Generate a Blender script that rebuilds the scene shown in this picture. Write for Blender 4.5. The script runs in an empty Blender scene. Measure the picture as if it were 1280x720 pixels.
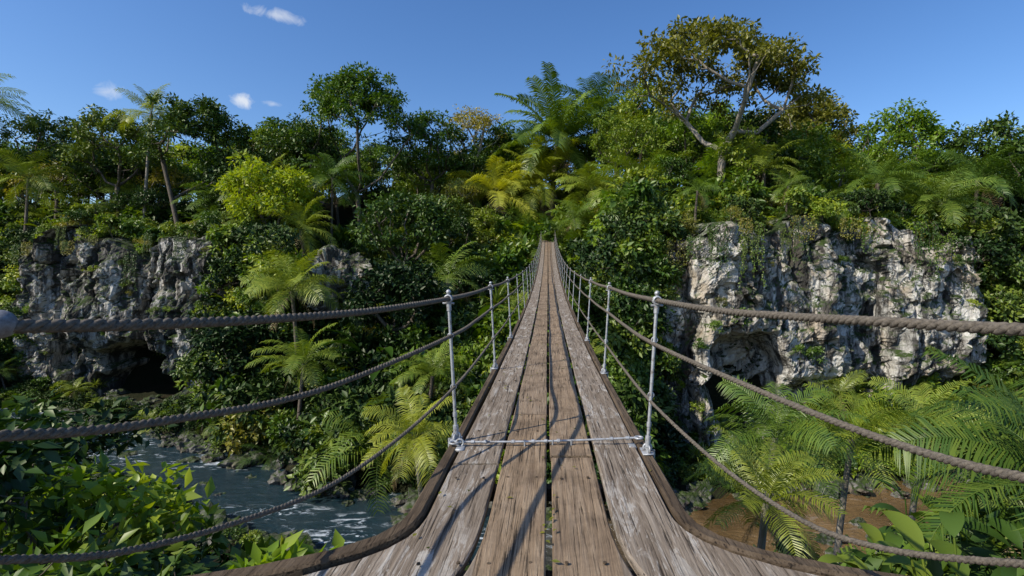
import bpy, math, random
import numpy as np
from mathutils import Vector, noise
random.seed(7)
RNG = np.random.default_rng(7)
scene = bpy.context.scene
COL = scene.collection

# ---------------------------------------------------------------- helpers
class MB:
    def __init__(s): s.v=[]; s.f=[]; s.m=[]; s.n=0
    def add(s, v, f, mat=0):
        v=np.asarray(v,dtype=float).reshape(-1,3); f=np.asarray(f,dtype=int)
        s.v.append(v); s.f.extend((f+s.n).tolist()); s.m.extend([mat]*len(f)); s.n+=len(v)
    def mesh(s, name, mats, smooth=True):
        me=bpy.data.meshes.new(name)
        V=np.concatenate(s.v) if s.v else np.zeros((0,3))
        me.from_pydata(V.tolist(),[],s.f)
        for m in mats: me.materials.append(m)
        me.polygons.foreach_set('material_index',s.m)
        me.polygons.foreach_set('use_smooth',[smooth]*len(s.f))
        me.update(); return me
    def obj(s, name, mats, parent=None, smooth=True, loc=(0,0,0)):
        o=bpy.data.objects.new(name,s.mesh(name,mats,smooth)); COL.objects.link(o)
        o.location=loc
        if parent: o.parent=parent
        return o

def unit(a): 
    a=np.asarray(a,dtype=float); return a/(np.linalg.norm(a,axis=-1,keepdims=True)+1e-9)
def sstep(x,a,b):
    t=np.clip((np.asarray(x,dtype=float)-a)/(b-a),0,1); return t*t*(3-2*t)

def tube(mb, pts, rad, sides=6, mat=0, cap=False):
    pts=np.asarray(pts,dtype=float); n=len(pts); rad=np.broadcast_to(rad,(n,))
    T=unit(np.gradient(pts,axis=0))
    ref=np.array([0,0,1.0]) if abs(T[0][2])<.9 else np.array([1.0,0,0])
    S=unit(np.cross(T,ref)); U=np.cross(S,T)
    a=np.linspace(0,2*np.pi,sides,endpoint=False)
    V=pts[:,None,:]+rad[:,None,None]*(np.cos(a)[None,:,None]*S[:,None,:]+np.sin(a)[None,:,None]*U[:,None,:])
    i=np.arange(n-1)[:,None]*sides; j=np.arange(sides)[None,:]; j2=(j+1)%sides
    F=np.stack([i+j,i+j2,i+sides+j2,i+sides+j],-1).reshape(-1,4)
    mb.add(V,F,mat)
    if cap:
        for k in (0,n-1):
            c=np.vstack([V[k],pts[k][None]]); mb.add(c,[[q,(q+1)%sides,sides] for q in range(sides)],mat)

def box(mb, c, size, mat=0, bev=0.0, rotz=0.0):
    x,y,z=[s/2 for s in size]; b=min(bev,x*.9,y*.9,z*.9)
    def ring(xx,yy,zz): return [(-xx,-yy,zz),(xx,-yy,zz),(xx,yy,zz),(-xx,yy,zz)]
    V=ring(x-b,y-b,-z)+ring(x,y,-z+b)+ring(x,y,z-b)+ring(x-b,y-b,z)
    V=np.array(V); cs,sn=math.cos(rotz),math.sin(rotz)
    V=np.stack([V[:,0]*cs-V[:,1]*sn,V[:,0]*sn+V[:,1]*cs,V[:,2]],-1)+np.array(c)
    F=[[3,2,1,0],[12,13,14,15]]
    for k in range(3):
        for q in range(4): F.append([k*4+q,k*4+(q+1)%4,k*4+4+(q+1)%4,k*4+4+q])
    mb.add(V,F,mat)

def leaves(mb, P, D, N, L, W, mat=1, fold=.12, droop=.1):
    P=np.asarray(P);D=unit(D);S=unit(np.cross(D,N));N=np.cross(S,D)
    n=len(P); L=np.broadcast_to(L,(n,))[:,None]; W=np.broadcast_to(W,(n,))[:,None]
    a=P; m=P+D*L*.45
    b=m+S*W*.5+N*W*fold; c=P+D*L-N*L*droop; d=m-S*W*.5+N*W*fold
    V=np.stack([a,b,c,d],1).reshape(-1,3)
    i=np.arange(n)[:,None]*4
    F=np.concatenate([i+np.array([[0,1,2]]),i+np.array([[0,2,3]])]).reshape(-1,3)
    mb.add(V,F,mat)

def ribbon(mb, pts, w, up, mat=1, fold=.15):
    pts=np.asarray(pts,dtype=float); n=len(pts); T=unit(np.gradient(pts,axis=0))
    S=unit(np.cross(T,np.broadcast_to(up,(n,3)))); N=np.cross(S,T); w=np.asarray(w)[:,None]
    V=np.stack([pts-S*w*.5+N*w*fold,pts,pts+S*w*.5+N*w*fold],1).reshape(-1,3)
    F=[]
    for i in range(n-1):
        k=i*3; F+= [[k,k+1,k+4,k+3],[k+1,k+2,k+5,k+4]]
    mb.add(V,F,mat)

# ---------------------------------------------------------------- node helpers
def newmat(name):
    m=bpy.data.materials.new(name); m.use_nodes=True; nt=m.node_tree; nt.nodes.clear()
    return m,nt
def N(nt,t,**kw):
    n=nt.nodes.new(t)
    for k,v in kw.items(): setattr(n,k,v)
    return n
def math_(nt,op,a,b=None,c=None,clamp=False):
    n=nt.nodes.new('ShaderNodeMath'); n.operation=op; n.use_clamp=clamp
    for i,x in enumerate((a,b,c)):
        if x is None: continue
        if isinstance(x,(int,float)): n.inputs[i].default_value=x
        else: nt.links.new(x,n.inputs[i])
    return n.outputs[0]
def ramp(nt,fac,stops):
    r=nt.nodes.new('ShaderNodeValToRGB'); cr=r.color_ramp
    while len(cr.elements)<len(stops): cr.elements.new(.5)
    for e,(p,c) in zip(cr.elements,stops):
        e.position=p; e.color=(c,c,c,1) if isinstance(c,(int,float)) else (*c,1)
    nt.links.new(fac,r.inputs[0]); return r.outputs[0]
def mixc(nt,fac,a,b,mode='MIX'):
    m=nt.nodes.new('ShaderNodeMix'); m.data_type='RGBA'; m.blend_type=mode
    for s,x in ((0,fac),(6,a),(7,b)):
        if isinstance(x,(int,float)): m.inputs[s].default_value=x
        elif isinstance(x,tuple): m.inputs[s].default_value=(*x,1)
        else: nt.links.new(x,m.inputs[s])
    return m.outputs[2]
def noise_(nt,vec,scale,detail=5,rough=.55,dist=0):
    n=N(nt,'ShaderNodeTexNoise'); n.inputs['Scale'].default_value=scale; n.inputs['Detail'].default_value=detail
    n.inputs['Roughness'].default_value=rough; n.inputs['Distortion'].default_value=dist
    if vec is not None: nt.links.new(vec,n.inputs['Vector'])
    return n.outputs[0]
def mapping(nt,vec,scale=(1,1,1)):
    m=N(nt,'ShaderNodeMapping'); m.inputs['Scale'].default_value=scale; nt.links.new(vec,m.inputs['Vector']); return m.outputs[0]
def finish(nt,col,rough,height=None,bstr=.5,bdist=.02,metal=0,spec=.5):
    p=N(nt,'ShaderNodeBsdfPrincipled'); o=N(nt,'ShaderNodeOutputMaterial')
    if isinstance(col,tuple): p.inputs['Base Color'].default_value=(*col,1)
    else: nt.links.new(col,p.inputs['Base Color'])
    if isinstance(rough,(int,float)): p.inputs['Roughness'].default_value=rough
    else: nt.links.new(rough,p.inputs['Roughness'])
    p.inputs['Metallic'].default_value=metal; p.inputs['Specular IOR Level'].default_value=spec
    if height is not None:
        b=N(nt,'ShaderNodeBump'); b.inputs['Strength'].default_value=bstr; b.inputs['Distance'].default_value=bdist
        nt.links.new(height,b.inputs['Height']); nt.links.new(b.outputs[0],p.inputs['Normal'])
    nt.links.new(p.outputs[0],o.inputs[0]); return p,o

def leaf_mat(name, c0, c1, c2, trans=.28, gloss=.03):
    m,nt=newmat(name)
    oi=N(nt,'ShaderNodeObjectInfo'); ge=N(nt,'ShaderNodeNewGeometry')
    f=math_(nt,'MULTIPLY',oi.outputs['Random'],.62)
    f=math_(nt,'MULTIPLY_ADD',ge.outputs['Random Per Island'],.40,f)
    col=ramp(nt,f,[(.12,c0),(.5,c1),(.92,c2)])
    p=N(nt,'ShaderNodeBsdfDiffuse'); nt.links.new(col,p.inputs[0]); out=p.outputs[0]
    if trans>0:
        t=N(nt,'ShaderNodeBsdfTranslucent'); tcx=mixc(nt,1.0,col,(1.75,1.75,.35),'MULTIPLY'); nt.links.new(tcx,t.inputs[0])
        mx=N(nt,'ShaderNodeMixShader'); mx.inputs[0].default_value=trans
        nt.links.new(out,mx.inputs[1]); nt.links.new(t.outputs[0],mx.inputs[2]); out=mx.outputs[0]
    gl=N(nt,'ShaderNodeBsdfGlossy'); gl.inputs[0].default_value=(1,1,.88,1); gl.inputs['Roughness'].default_value=.45
    m2=N(nt,'ShaderNodeMixShader'); m2.inputs[0].default_value=gloss; nt.links.new(out,m2.inputs[1]); nt.links.new(gl.outputs[0],m2.inputs[2])
    o=N(nt,'ShaderNodeOutputMaterial'); nt.links.new(m2.outputs[0],o.inputs[0])
    return m

L_SHADE=leaf_mat('leaf_shade',(.009,.024,.006),(.022,.050,.010),(.060,.095,.016),0,.025)  # near-black greens: gorge shade put into the leaf colour
L_DARK=leaf_mat('leaf_dark',(.018,.046,.008),(.050,.100,.013),(.140,.185,.020),.12,.035)
L_MID=leaf_mat('leaf_mid',(.036,.086,.009),(.100,.172,.015),(.245,.285,.024),.24,.035)
L_BRIGHT=leaf_mat('leaf_bright',(.095,.18,.012),(.20,.29,.018),(.36,.39,.028),.32,.035)
L_OLIVE=leaf_mat('leaf_olive',(.085,.100,.014),(.19,.185,.023),(.34,.275,.036),.26,.035)
L_PALM=leaf_mat('leaf_palm',(.052,.110,.013),(.135,.205,.022),(.275,.315,.038),.22,.05)
L_PALMY=leaf_mat('leaf_palm_yellow',(.17,.21,.016),(.30,.33,.026),(.44,.43,.045),.28,.05)
L_DRY=leaf_mat('leaf_dry',(.12,.075,.035),(.22,.155,.07),(.32,.25,.13),.0)

def bark_mat(name,a,b):
    m,nt=newmat(name); tc=N(nt,'ShaderNodeTexCoord')
    n=noise_(nt,mapping(nt,tc.outputs['Object'],(3,3,.8)),2.5,5,.65)
    finish(nt,ramp(nt,n,[(.3,a),(.7,b)]),.9,n,.6,.05); return m
BARK=bark_mat('bark',(.05,.038,.026),(.18,.145,.11))
BARK_PALE=bark_mat('bark_pale',(.17,.14,.11),(.36,.32,.26))

# rock
def rock_mat(name,lite=1.0,stain=.0):
    m,nt=newmat(name); tc=N(nt,'ShaderNodeTexCoord'); ge=N(nt,'ShaderNodeNewGeometry')
    P=tc.outputs['Object']
    big=noise_(nt,P,.11,4,.6,.6); st=noise_(nt,mapping(nt,P,(1.3,1,.13)),.7,6,.68,.5); fine=noise_(nt,mapping(nt,P,(1,1,.7)),1.5,8,.72)
    base=ramp(nt,fine,[(.25,(.20*lite,.18*lite,.15*lite)),(.43,(.48*lite,.45*lite,.40*lite)),(.65,(.72*lite,.70*lite,.65*lite))])
    ochre=mixc(nt,ramp(nt,noise_(nt,P,.3,4,.6),[(.48,0),(.66,.6)]),base,(.40,.29,.17))
    f=math_(nt,'ADD',math_(nt,'MULTIPLY',st,.7),math_(nt,'MULTIPLY',big,.45))
    dark=mixc(nt,ramp(nt,f,[(.545-stain,0),(.625-stain,.92)]),ochre,(.040,.037,.034))
    vor=N(nt,'ShaderNodeTexVoronoi',feature='DISTANCE_TO_EDGE'); vor.inputs['Scale'].default_value=.34
    dv=N(nt,'ShaderNodeVectorMath',operation='ADD'); nt.links.new(mapping(nt,P,(1.2,1,.45)),dv.inputs[0])
    nn=N(nt,'ShaderNodeTexNoise'); nn.inputs['Scale'].default_value=.45; nn.inputs['Detail'].default_value=6; nn.inputs['Roughness'].default_value=.65; nt.links.new(P,nn.inputs['Vector'])
    sc=N(nt,'ShaderNodeVectorMath',operation='SCALE'); sc.inputs['Scale'].default_value=3.8; nt.links.new(nn.outputs['Color'],sc.inputs[0]); nt.links.new(sc.outputs[0],dv.inputs[1])
    nt.links.new(dv.outputs[0],vor.inputs['Vector'])
    crack=ramp(nt,vor.outputs['Distance'],[(0,0),(.04,1)])
    col=mixc(nt,crack,mixc(nt,.75,dark,(.04,.034,.028)),dark)
    sep=N(nt,'ShaderNodeSeparateXYZ'); nt.links.new(ge.outputs['Normal'],sep.inputs[0])
    mo=math_(nt,'MULTIPLY',ramp(nt,sep.outputs['Z'],[(.30,0),(.62,1)]),ramp(nt,fine,[(.36,0),(.52,1)]))
    col=mixc(nt,mo,col,(.040,.065,.014))
    h=math_(nt,'ADD',fine,math_(nt,'MULTIPLY',crack,.35))
    finish(nt,col,.92,h,.9,.30,spec=.2); return m
ROCK=rock_mat('limestone',1.05,-.008)
ROCKD=rock_mat('stained_limestone',.9,.018)
BOULDER=rock_mat('wet_limestone',.4)

m,nt=newmat('soil'); tc=N(nt,'ShaderNodeTexCoord'); n1=noise_(nt,tc.outputs['Object'],.5,6,.65); n2=noise_(nt,tc.outputs['Object'],5,5,.7)
c=ramp(nt,n1,[(.35,(.014,.022,.007)),(.5,(.022,.026,.010)),(.65,(.04,.03,.017))]); c=mixc(nt,.4,c,ramp(nt,n2,[(.3,(.006,.008,.004)),(.7,(.05,.042,.026))]))
finish(nt,c,.95,n2,1,.2,spec=.1); SOIL=m

# water
m,nt=newmat('water'); tc=N(nt,'ShaderNodeTexCoord'); P=tc.outputs['Object']
sep=N(nt,'ShaderNodeSeparateXYZ'); nt.links.new(P,sep.inputs[0])
fx=math_(nt,'MULTIPLY_ADD',sep.outputs['X'],.08,.3,True)
n1=noise_(nt,mapping(nt,P,(.7,1.5,1)),.8,9,.68,1.5); n2=noise_(nt,P,1.9,7,.62,.6); n3=noise_(nt,P,.16,3)
deep=mixc(nt,n3,(.008,.024,.032),(.024,.052,.062)); brown=ramp(nt,n3,[(.35,(.09,.055,.02)),(.65,(.24,.15,.065))])
c=mixc(nt,fx,deep,brown)
foam=math_(nt,'MULTIPLY',ramp(nt,n1,[(.545,0),(.63,1)]),ramp(nt,n3,[(.47,.05),(.56,1)]))
foam=math_(nt,'MULTIPLY',foam,math_(nt,'SUBTRACT',1.0,math_(nt,'MULTIPLY',fx,.9)))
c=mixc(nt,foam,c,(.72,.78,.82))
finish(nt,c,math_(nt,'MULTIPLY_ADD',foam,.5,.14),math_(nt,'ADD',n1,math_(nt,'MULTIPLY',n2,.6)),.8,.45,spec=.22); WATER=m

# wood
def wood_mat(name,dark=1.0,planks=True):
    m,nt=newmat(name); tc=N(nt,'ShaderNodeTexCoord'); ge=N(nt,'ShaderNodeNewGeometry'); P=tc.outputs['Object']
    isl=ge.outputs['Random Per Island']
    off=N(nt,'ShaderNodeCombineXYZ'); nt.links.new(math_(nt,'MULTIPLY',isl,37.0),off.inputs[0]); nt.links.new(math_(nt,'MULTIPLY',isl,91.0),off.inputs[1])
    av=N(nt,'ShaderNodeVectorMath',operation='ADD'); nt.links.new(P,av.inputs[0]); nt.links.new(off.outputs[0],av.inputs[1]); Q=av.outputs[0]
    g=noise_(nt,mapping(nt,Q,(11,.5,11)),1.6,9,.72,1.2); g2=noise_(nt,mapping(nt,Q,(50,1.0,50)),1.4,5,.7,.3)
    blot=noise_(nt,Q,2.2,7,.66,.4); pat=noise_(nt,mapping(nt,Q,(9,1.6,9)),1.1,8,.75,.9)
    c=ramp(nt,g,[(.28,(.11*dark,.070*dark,.040*dark)),(.48,(.275*dark,.190*dark,.115*dark)),(.72,(.44*dark,.325*dark,.215*dark))])
    c=mixc(nt,math_(nt,'MULTIPLY',isl,.40),c,(.235*dark,.185*dark,.14*dark))
    c=mixc(nt,ramp(nt,blot,[(.46,0),(.68,.7)]),c,(.10*dark,.070*dark,.046*dark))
    if planks:
        sep=N(nt,'ShaderNodeSeparateXYZ'); nt.links.new(P,sep.inputs[0])
        outer=ramp(nt,math_(nt,'ABSOLUTE',sep.outputs['X']),[(.37,0),(.375,1)])
        grey=ramp(nt,g,[(.27,(.055,.042,.032)),(.45,(.19,.150,.112)),(.66,(.36,.305,.245))])
        c=mixc(nt,math_(nt,'MULTIPLY',outer,.8),c,grey)
        wh=math_(nt,'MULTIPLY',ramp(nt,pat,[(.53,0),(.57,1)]),math_(nt,'MULTIPLY',math_(nt,'MULTIPLY_ADD',outer,.58,.05),ramp(nt,blot,[(.42,1),(.6,.2)])))
        c=mixc(nt,wh,c,(.54,.50,.44))
    cr=ramp(nt,g2,[(.345,1),(.43,0)]); c=mixc(nt,math_(nt,'MULTIPLY',cr,.85),c,(.020,.015,.011))
    h=math_(nt,'SUBTRACT',math_(nt,'ADD',g,math_(nt,'MULTIPLY',g2,.6)),math_(nt,'MULTIPLY',cr,.7))
    finish(nt,c,.9,h,.9,.016,spec=.15); return m
WOOD=wood_mat('weathered_planks'); BEAM=wood_mat('beam_wood',.42,False)

m,nt=newmat('rope'); tc=N(nt,'ShaderNodeTexCoord'); n=noise_(nt,tc.outputs['Object'],60,5,.7); nb=noise_(nt,tc.outputs['Object'],2.0,3)
c=ramp(nt,n,[(.3,(.045,.037,.030)),(.7,(.22,.185,.145))]); c=mixc(nt,math_(nt,'MULTIPLY',nb,.5),c,(.09,.08,.065))
finish(nt,c,.9,n,.9,.006,spec=.2); ROPE=m
m,nt=newmat('galvanised_steel'); tc=N(nt,'ShaderNodeTexCoord'); n=noise_(nt,tc.outputs['Object'],22,7,.72)
c=ramp(nt,n,[(.34,(.16,.125,.095)),(.46,(.38,.385,.39)),(.7,(.55,.56,.57))]); finish(nt,c,ramp(nt,n,[(.3,.75),(.7,.42)]),n,.4,.004,metal=.5); STEEL=m
m,nt=newmat('dull_iron'); tc=N(nt,'ShaderNodeTexCoord'); n=noise_(nt,tc.outputs['Object'],40,6,.7)
c=ramp(nt,n,[(.34,(.13,.12,.12)),(.7,(.27,.28,.30))]); finish(nt,c,.6,n,.4,.003,metal=.3); IRON=m

# ---------------------------------------------------------------- terrain
def yr(x): return np.interp(x,[-120,-75,-60,-48,-30,-13,0,15,30,60,120],[62,58,55,50.5,41,32,29,32,35,35,33])
HW=4.6
def deckz(y): return -1.45+.0015*np.clip(y,0,None)**2
def lump(x,y): return .5*np.sin(x*.31+1.3*np.sin(y*.17))+.5*np.sin(y*.27+1.1*np.sin(x*.21+2))+.25*np.sin(x*.9+y*.7)
def ground(x,y):
    x=np.asarray(x,dtype=float); y=np.asarray(y,dtype=float)
    near=np.interp(y,[-8,0,1.0,3,6,12,20],[-1.7,-1.7,-2.6,-4.6,-7,-11.5,-15.0])
    near=near+2.2*sstep(np.abs(x),2.3,5)*np.exp(-((y-4.5)/4)**2)
    f=y-(yr(x)+HW)
    sl=np.interp(f,[0,6,45,58,85,140],[-15.2,-12,7.6,12.5,20,24])
    cave=8*np.exp(-((x+50)/5.6)**2)
    g=f-cave
    tal=-14.6+4.0*sstep(x,19,27)
    cl=np.where(g<8.8,-15.2+(tal+15.2)*np.clip(g/8,0,1),np.interp(g,[8.8,10.3,18,42,75],[0,1,1.10,1.55,1.95])*(4.0-tal)+tal)
    wc=np.maximum(1-sstep(x,-36,-28),sstep(x,5.5,9.5)*(1-sstep(x,40,46)))
    far=sl*(1-wc)+cl*wc
    far=far+1.0*lump(x,y)*np.clip(f/6,0,1)*np.where(wc>.5,np.where(g<9,.3,1),1)
    z=np.where(f>0,far,near)
    ch=np.abs(y-yr(x))<HW
    z=np.where(ch,-16.4,z)
    z=np.where((y>22)&(~(f>0)),np.where(ch,-16.4,-14.9+.25*lump(x*2,y*2)),z)
    z=np.where((y>24),np.maximum(z,np.minimum(-15.2+(-68-x)*1.2,6+0*x)),z)
    z=np.where((y>20),np.maximum(z,np.minimum(-15.2+(x-42)*1.0,4+0*x)),z)
    z=np.where((np.abs(x)<3)&(y<79.2)&(y>2),np.minimum(z,deckz(y)-.9),z)
    return z
def G(x,y): return float(ground(np.array([x]),np.array([y]))[0])

xs=np.concatenate([[-1500,-600,-300,-200,-160,-130],np.arange(-115,100,1.0),[110,130,160,200,300,600,1500]])
ys=np.concatenate([[-1500,-500,-150,-50,-20,-8,-4,-2],np.arange(-1,122,1.0),[130,150,200,300,600,1500]])
X,Y=np.meshgrid(xs,ys); Z=ground(X,Y)
mb=MB(); nx=len(xs)
i=np.arange(len(ys)-1)[:,None]*nx; j=np.arange(nx-1)[None,:]
mb.add(np.stack([X,Y,Z],-1),np.stack([i+j,i+j+1,i+nx+j+1,i+nx+j],-1).reshape(-1,4))
mb.obj('ground',[SOIL])
mb=MB(); gx=np.linspace(-75,75,60)
V=[];F=[]
for k,x in enumerate(gx):
    V+= [(x,float(yr(x))-7,-15.25),(x,float(yr(x))+7,-15.25)]
    if k: F.append([2*k-2,2*k,2*k+1,2*k-1])
mb.add(V,F); mb.obj('river_water',[WATER])

# ---------------------------------------------------------------- cliffs
def rockdisp(p,sc=1.0):
    q=Vector(p)/sc
    w=noise.noise_vector(q*.3)*1.1+noise.noise_vector(q*1.1)*.45
    a=noise.fractal(Vector((q.x*.12,q.y*.12,q.z*.06)),1.0,2.0,4)*2.6
    qq=Vector((q.x*1.15,q.y,q.z*.30))+w
    d,pt=noise.voronoi(qq*.27)
    b=noise.cell(pt[0]*7.31+Vector((3,1,9)))*1.5
    c=-(1-min(1,(d[1]-d[0])*7))*.45
    d2,p2=noise.voronoi((Vector((q.x,q.y,q.z*.75))+w*.8+Vector((9,2,4)))*.62); b2=noise.cell(p2[0]*5.17)*.55-(1-min(1,(d2[1]-d2[0])*9))*.10
    e=noise.fractal(Vector((q.x,q.y,q.z*1.3))*.9,.75,2.1,6)*.36
    ledge=.30*max(0,math.sin(q.z*.95+1.8*noise.noise(q*.2)))
    return (a+b+c+b2+e+ledge)*sc
def make_cliff(name,x0,x1,yoff,zb,zt,mat,caves=(),nu=300,nv=140,topvar=1.8):
    mb=MB(); V=[]
    for a in range(nu):
        u=a/(nu-1); x=x0+(x1-x0)*u; yb=float(yr(x))+HW+yoff
        top=zt+topvar*noise.noise(Vector((x*.15,3,0)))*2
        endf=min(1,min(u,1-u)/.08)
        for b in range(nv):
            v=b/(nv-1)
            if v<.84:
                z=zb+(top-zb)*(v/.84); y=yb- 1.5*sstep(z,-10,-7)+1.6*sstep(z,-5,4)
            else:
                t=(v-.84)/.16; z=top+1.0*t; y=yb+.1+8*t
            d=rockdisp((x,y,z))
            y2=y-(1.2+d*.9)*endf+3.5*(1-endf)
            x2=x+.35*noise.noise(Vector((x*.4,z*.4,5)))*2
            z2=z+.3*noise.noise(Vector((x*.5,z*.5,9)))
            for cx,cz,rx,rz,dep in caves:
                e=((x-cx)/rx)**2+((z-cz)/rz)**2
                y2+=dep*(1-float(sstep(e+.45*noise.noise(Vector((x*.4,z*.4,1))),.45,1.1)))
            V.append((x2,float(y2),z2))
    i=np.arange(nu-1)[:,None]*nv; j=np.arange(nv-1)[None,:]
    mb.add(V,np.stack([i+j,i+nv+j,i+nv+j+1,i+j+1],-1).reshape(-1,4)); 
    mb.obj(name,[mat],smooth=False); return np.array(V).reshape(nu,nv,3)
CL=make_cliff('limestone_cliff',-74,-34,8,-16.5,4.8,ROCKD,caves=[(-50,-12.8,8.0,5.6,9.5),(-62,-9,3,3.5,2.5)],nu=310)
CR=make_cliff('limestone_cliff',8,42,7.6,-16.0,4.2,ROCK,caves=[(16.5,-8.5,3.6,5.0,3.6),(29,-5,2.2,3.0,1.8)],nu=290)

def make_boulder(name,seed,rad,mat,sub=4,scale=(1,1,1)):
    import bmesh
    bm=bmesh.new(); bmesh.ops.create_icosphere(bm,subdivisions=sub,radius=1)
    o=Vector((seed*17.3,seed*3.1,seed*7.7))
    for v in bm.verts:
        n=v.co.normalized(); q=n*2.0*(rad**.5)+o
        d,pt=noise.voronoi(q*.8); 
        k=1+.30*noise.cell(pt[0]*5.3)+.25*noise.fractal(q*.8,1,2,5)
        v.co=Vector((n.x*scale[0],n.y*scale[1],n.z*scale[2]))*k*rad
    me=bpy.data.meshes.new(name); bm.to_mesh(me); bm.free(); me.materials.append(mat); return me
def place(name,me,loc,rz=0,s=1.0,tilt=(0,0)):
    o=bpy.data.objects.new(name,me); COL.objects.link(o); o.location=loc; o.rotation_euler=(tilt[0],tilt[1],rz); o.scale=(s,s,s) if isinstance(s,(int,float)) else s
    return o
place('rock_outcrop',make_boulder('rock_outcrop',3,3.2,ROCKD,6,(1.3,.8,.9)),(-24,56.8,-.2))

# ---------------------------------------------------------------- plants
def make_tree(name,seed,H,rx,rz,basef,nclump,lpc,ls,cr,tr,leafm,bark=BARK,umb=0.0,ry=None,sides=5,lean=.0,wl=.5,flat=.62):
    r=np.random.default_rng(seed); mb=MB(); ry=ry or rx
    C=np.array([lean*H*.5,0,H-rz]); nodes=[]; par=[]; 
    nt_=5; hb=H*basef
    for k in range(nt_):
        t=k/(nt_-1); nodes.append(np.array([lean*H*.4*t+.15*math.sin(t*5+seed)*H*.06,.12*math.cos(t*4+seed)*H*.06,hb*t])); par.append(k-1)
    T=[]
    for k in range(nclump):
        d=unit(r.normal(size=3)); 
        if d[2]<-.35: d[2]=-d[2]
        rad=(.5+.5*r.random()**.5)*(1+.38*noise.noise(Vector(d)*1.6+Vector((seed,seed*2,0))))
        p=C+d*np.array([rx,ry,rz])*rad
        if umb>0:
            rho=math.hypot(d[0],d[1])*rad; p[2]=C[2]+rz*(umb*math.sqrt(max(0,1-(min(rho,1.05)*.93)**2))+(1-umb)*d[2])*1.0+r.normal()*rz*.12
        p[2]=max(p[2],hb*.8 if H>4 else .15)
        T.append(p)
    T.sort(key=lambda p:np.linalg.norm(p-nodes[nt_-1]))
    plen=[0]*len(nodes); ends=[]
    for p in T:
        best=None;bc=1e9
        for q in range(2,len(nodes)):
            dd=np.linalg.norm(p-nodes[q]); c=dd+.45*plen[q]+(1.5 if nodes[q][2]>p[2] else 0)
            if c<bc: bc=c;best=q
        a=nodes[best]; L=np.linalg.norm(p-a); prev=best; ns=3
        for s in range(1,ns+1):
            t=s/ns; w=a+(p-a)*t+np.array([0,0,-.10*L*math.sin(math.pi*t)])+r.normal(size=3)*L*.04*(t<1)
            nodes.append(w); par.append(prev); plen.append(plen[prev]+L/ns); prev=len(nodes)-1
        ends.append(prev)
    cnt=[0]*len(nodes)
    for e in ends:
        k=e
        while k>=0: cnt[k]+=1; k=par[k]
    rr=[max(.006*H/6,tr*(c/nclump)**.5) for c in cnt]
    rr[0]=tr*1.35
    for k in range(1,len(nodes)):
        if cnt[k]==0: continue
        a=rr[par[k]] if par[k]<nt_ and k<nt_ else min(rr[par[k]],rr[k]*1.15)
        tube(mb,[nodes[par[k]],(nodes[par[k]]+nodes[k])/2,nodes[k]],[a,(a+rr[k])/2,rr[k]],sides,0)
    for e in ends:
        n=int(lpc*(.6+.8*r.random())); c=nodes[e]; k=cr*(.7+.6*r.random())
        d=unit(r.normal(size=(n,3)))*(r.random((n,1))**.45)
        P=c+d*np.array([k,k,k*flat])
        D=unit(d*.9+r.normal(size=(n,3))*.55+np.array([0,0,-.15]))
        Nn=unit(np.array([0,0,1.0])+r.normal(size=(n,3))*.55+d*.4)
        L=ls*(.6+.8*r.random(n)); leaves(mb,P,D,Nn,L,L*wl,1,.1,.12)
    return mb.mesh(name,[bark,leafm])

def frond(mb,r,base,az,e0,L,droop,nl,ll,lw,mat,vee=.2,ld=.35,rw=.012):
    n=14; s=np.linspace(0,1,n); el=e0-droop*s**1.35; az2=az+.12*r.normal()*s
    d=np.stack([np.cos(el)*np.cos(az2),np.cos(el)*np.sin(az2),np.sin(el)],-1)
    pts=base+np.vstack([[0,0,0],np.cumsum(d[:-1],axis=0)])*L/(n-1)
    tube(mb,pts,np.linspace(rw*L*.45,rw*L*.1,n),4,mat)
    sp=np.linspace(.14,.99,nl); P=np.stack([np.interp(sp,s,pts[:,k]) for k in range(3)],-1); T=unit(np.stack([np.interp(sp,s,d[:,k]) for k in range(3)],-1))
    tw=.35*r.normal(); side=np.array([-math.sin(az),math.cos(az),0]); Nn=unit(np.cross(T,side)); Nn=np.where(Nn[:,2:3]<0,-Nn,Nn)
    S=unit(side*math.cos(tw)+Nn*math.sin(tw)); N2=np.cross(T,S); N2=np.where((N2*Nn).sum(-1,keepdims=True)<0,-N2,N2)
    for sg in (1,-1):
        Ls=(ll*np.sin(np.pi*(.10+.82*sp))**.6*(.85+.3*r.random(nl)))[:,None]
        D=unit(T*.55+sg*S*.9+N2*vee+r.normal(size=(nl,3))*.06)
        mid=P+D*Ls*.5; tip=P+D*Ls*.97+np.array([0,0,-1.0])*Ls*ld*(.6+.7*r.random((nl,1)))
        w=lw*L
        V=np.stack([P-T*w*.35,P+T*w*.35,mid-T*w*.5+N2*w*.1,mid+T*w*.5+N2*w*.1,tip],1).reshape(-1,3)
        i=np.arange(nl)[:,None]*5
        mb.add(V,i+np.array([[0,1,3,2]]),mat)
        F=(i+np.array([[2,3,4]])+mb.n-len(V)); mb.f.extend(F.tolist()); mb.m.extend([mat]*nl)

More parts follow.
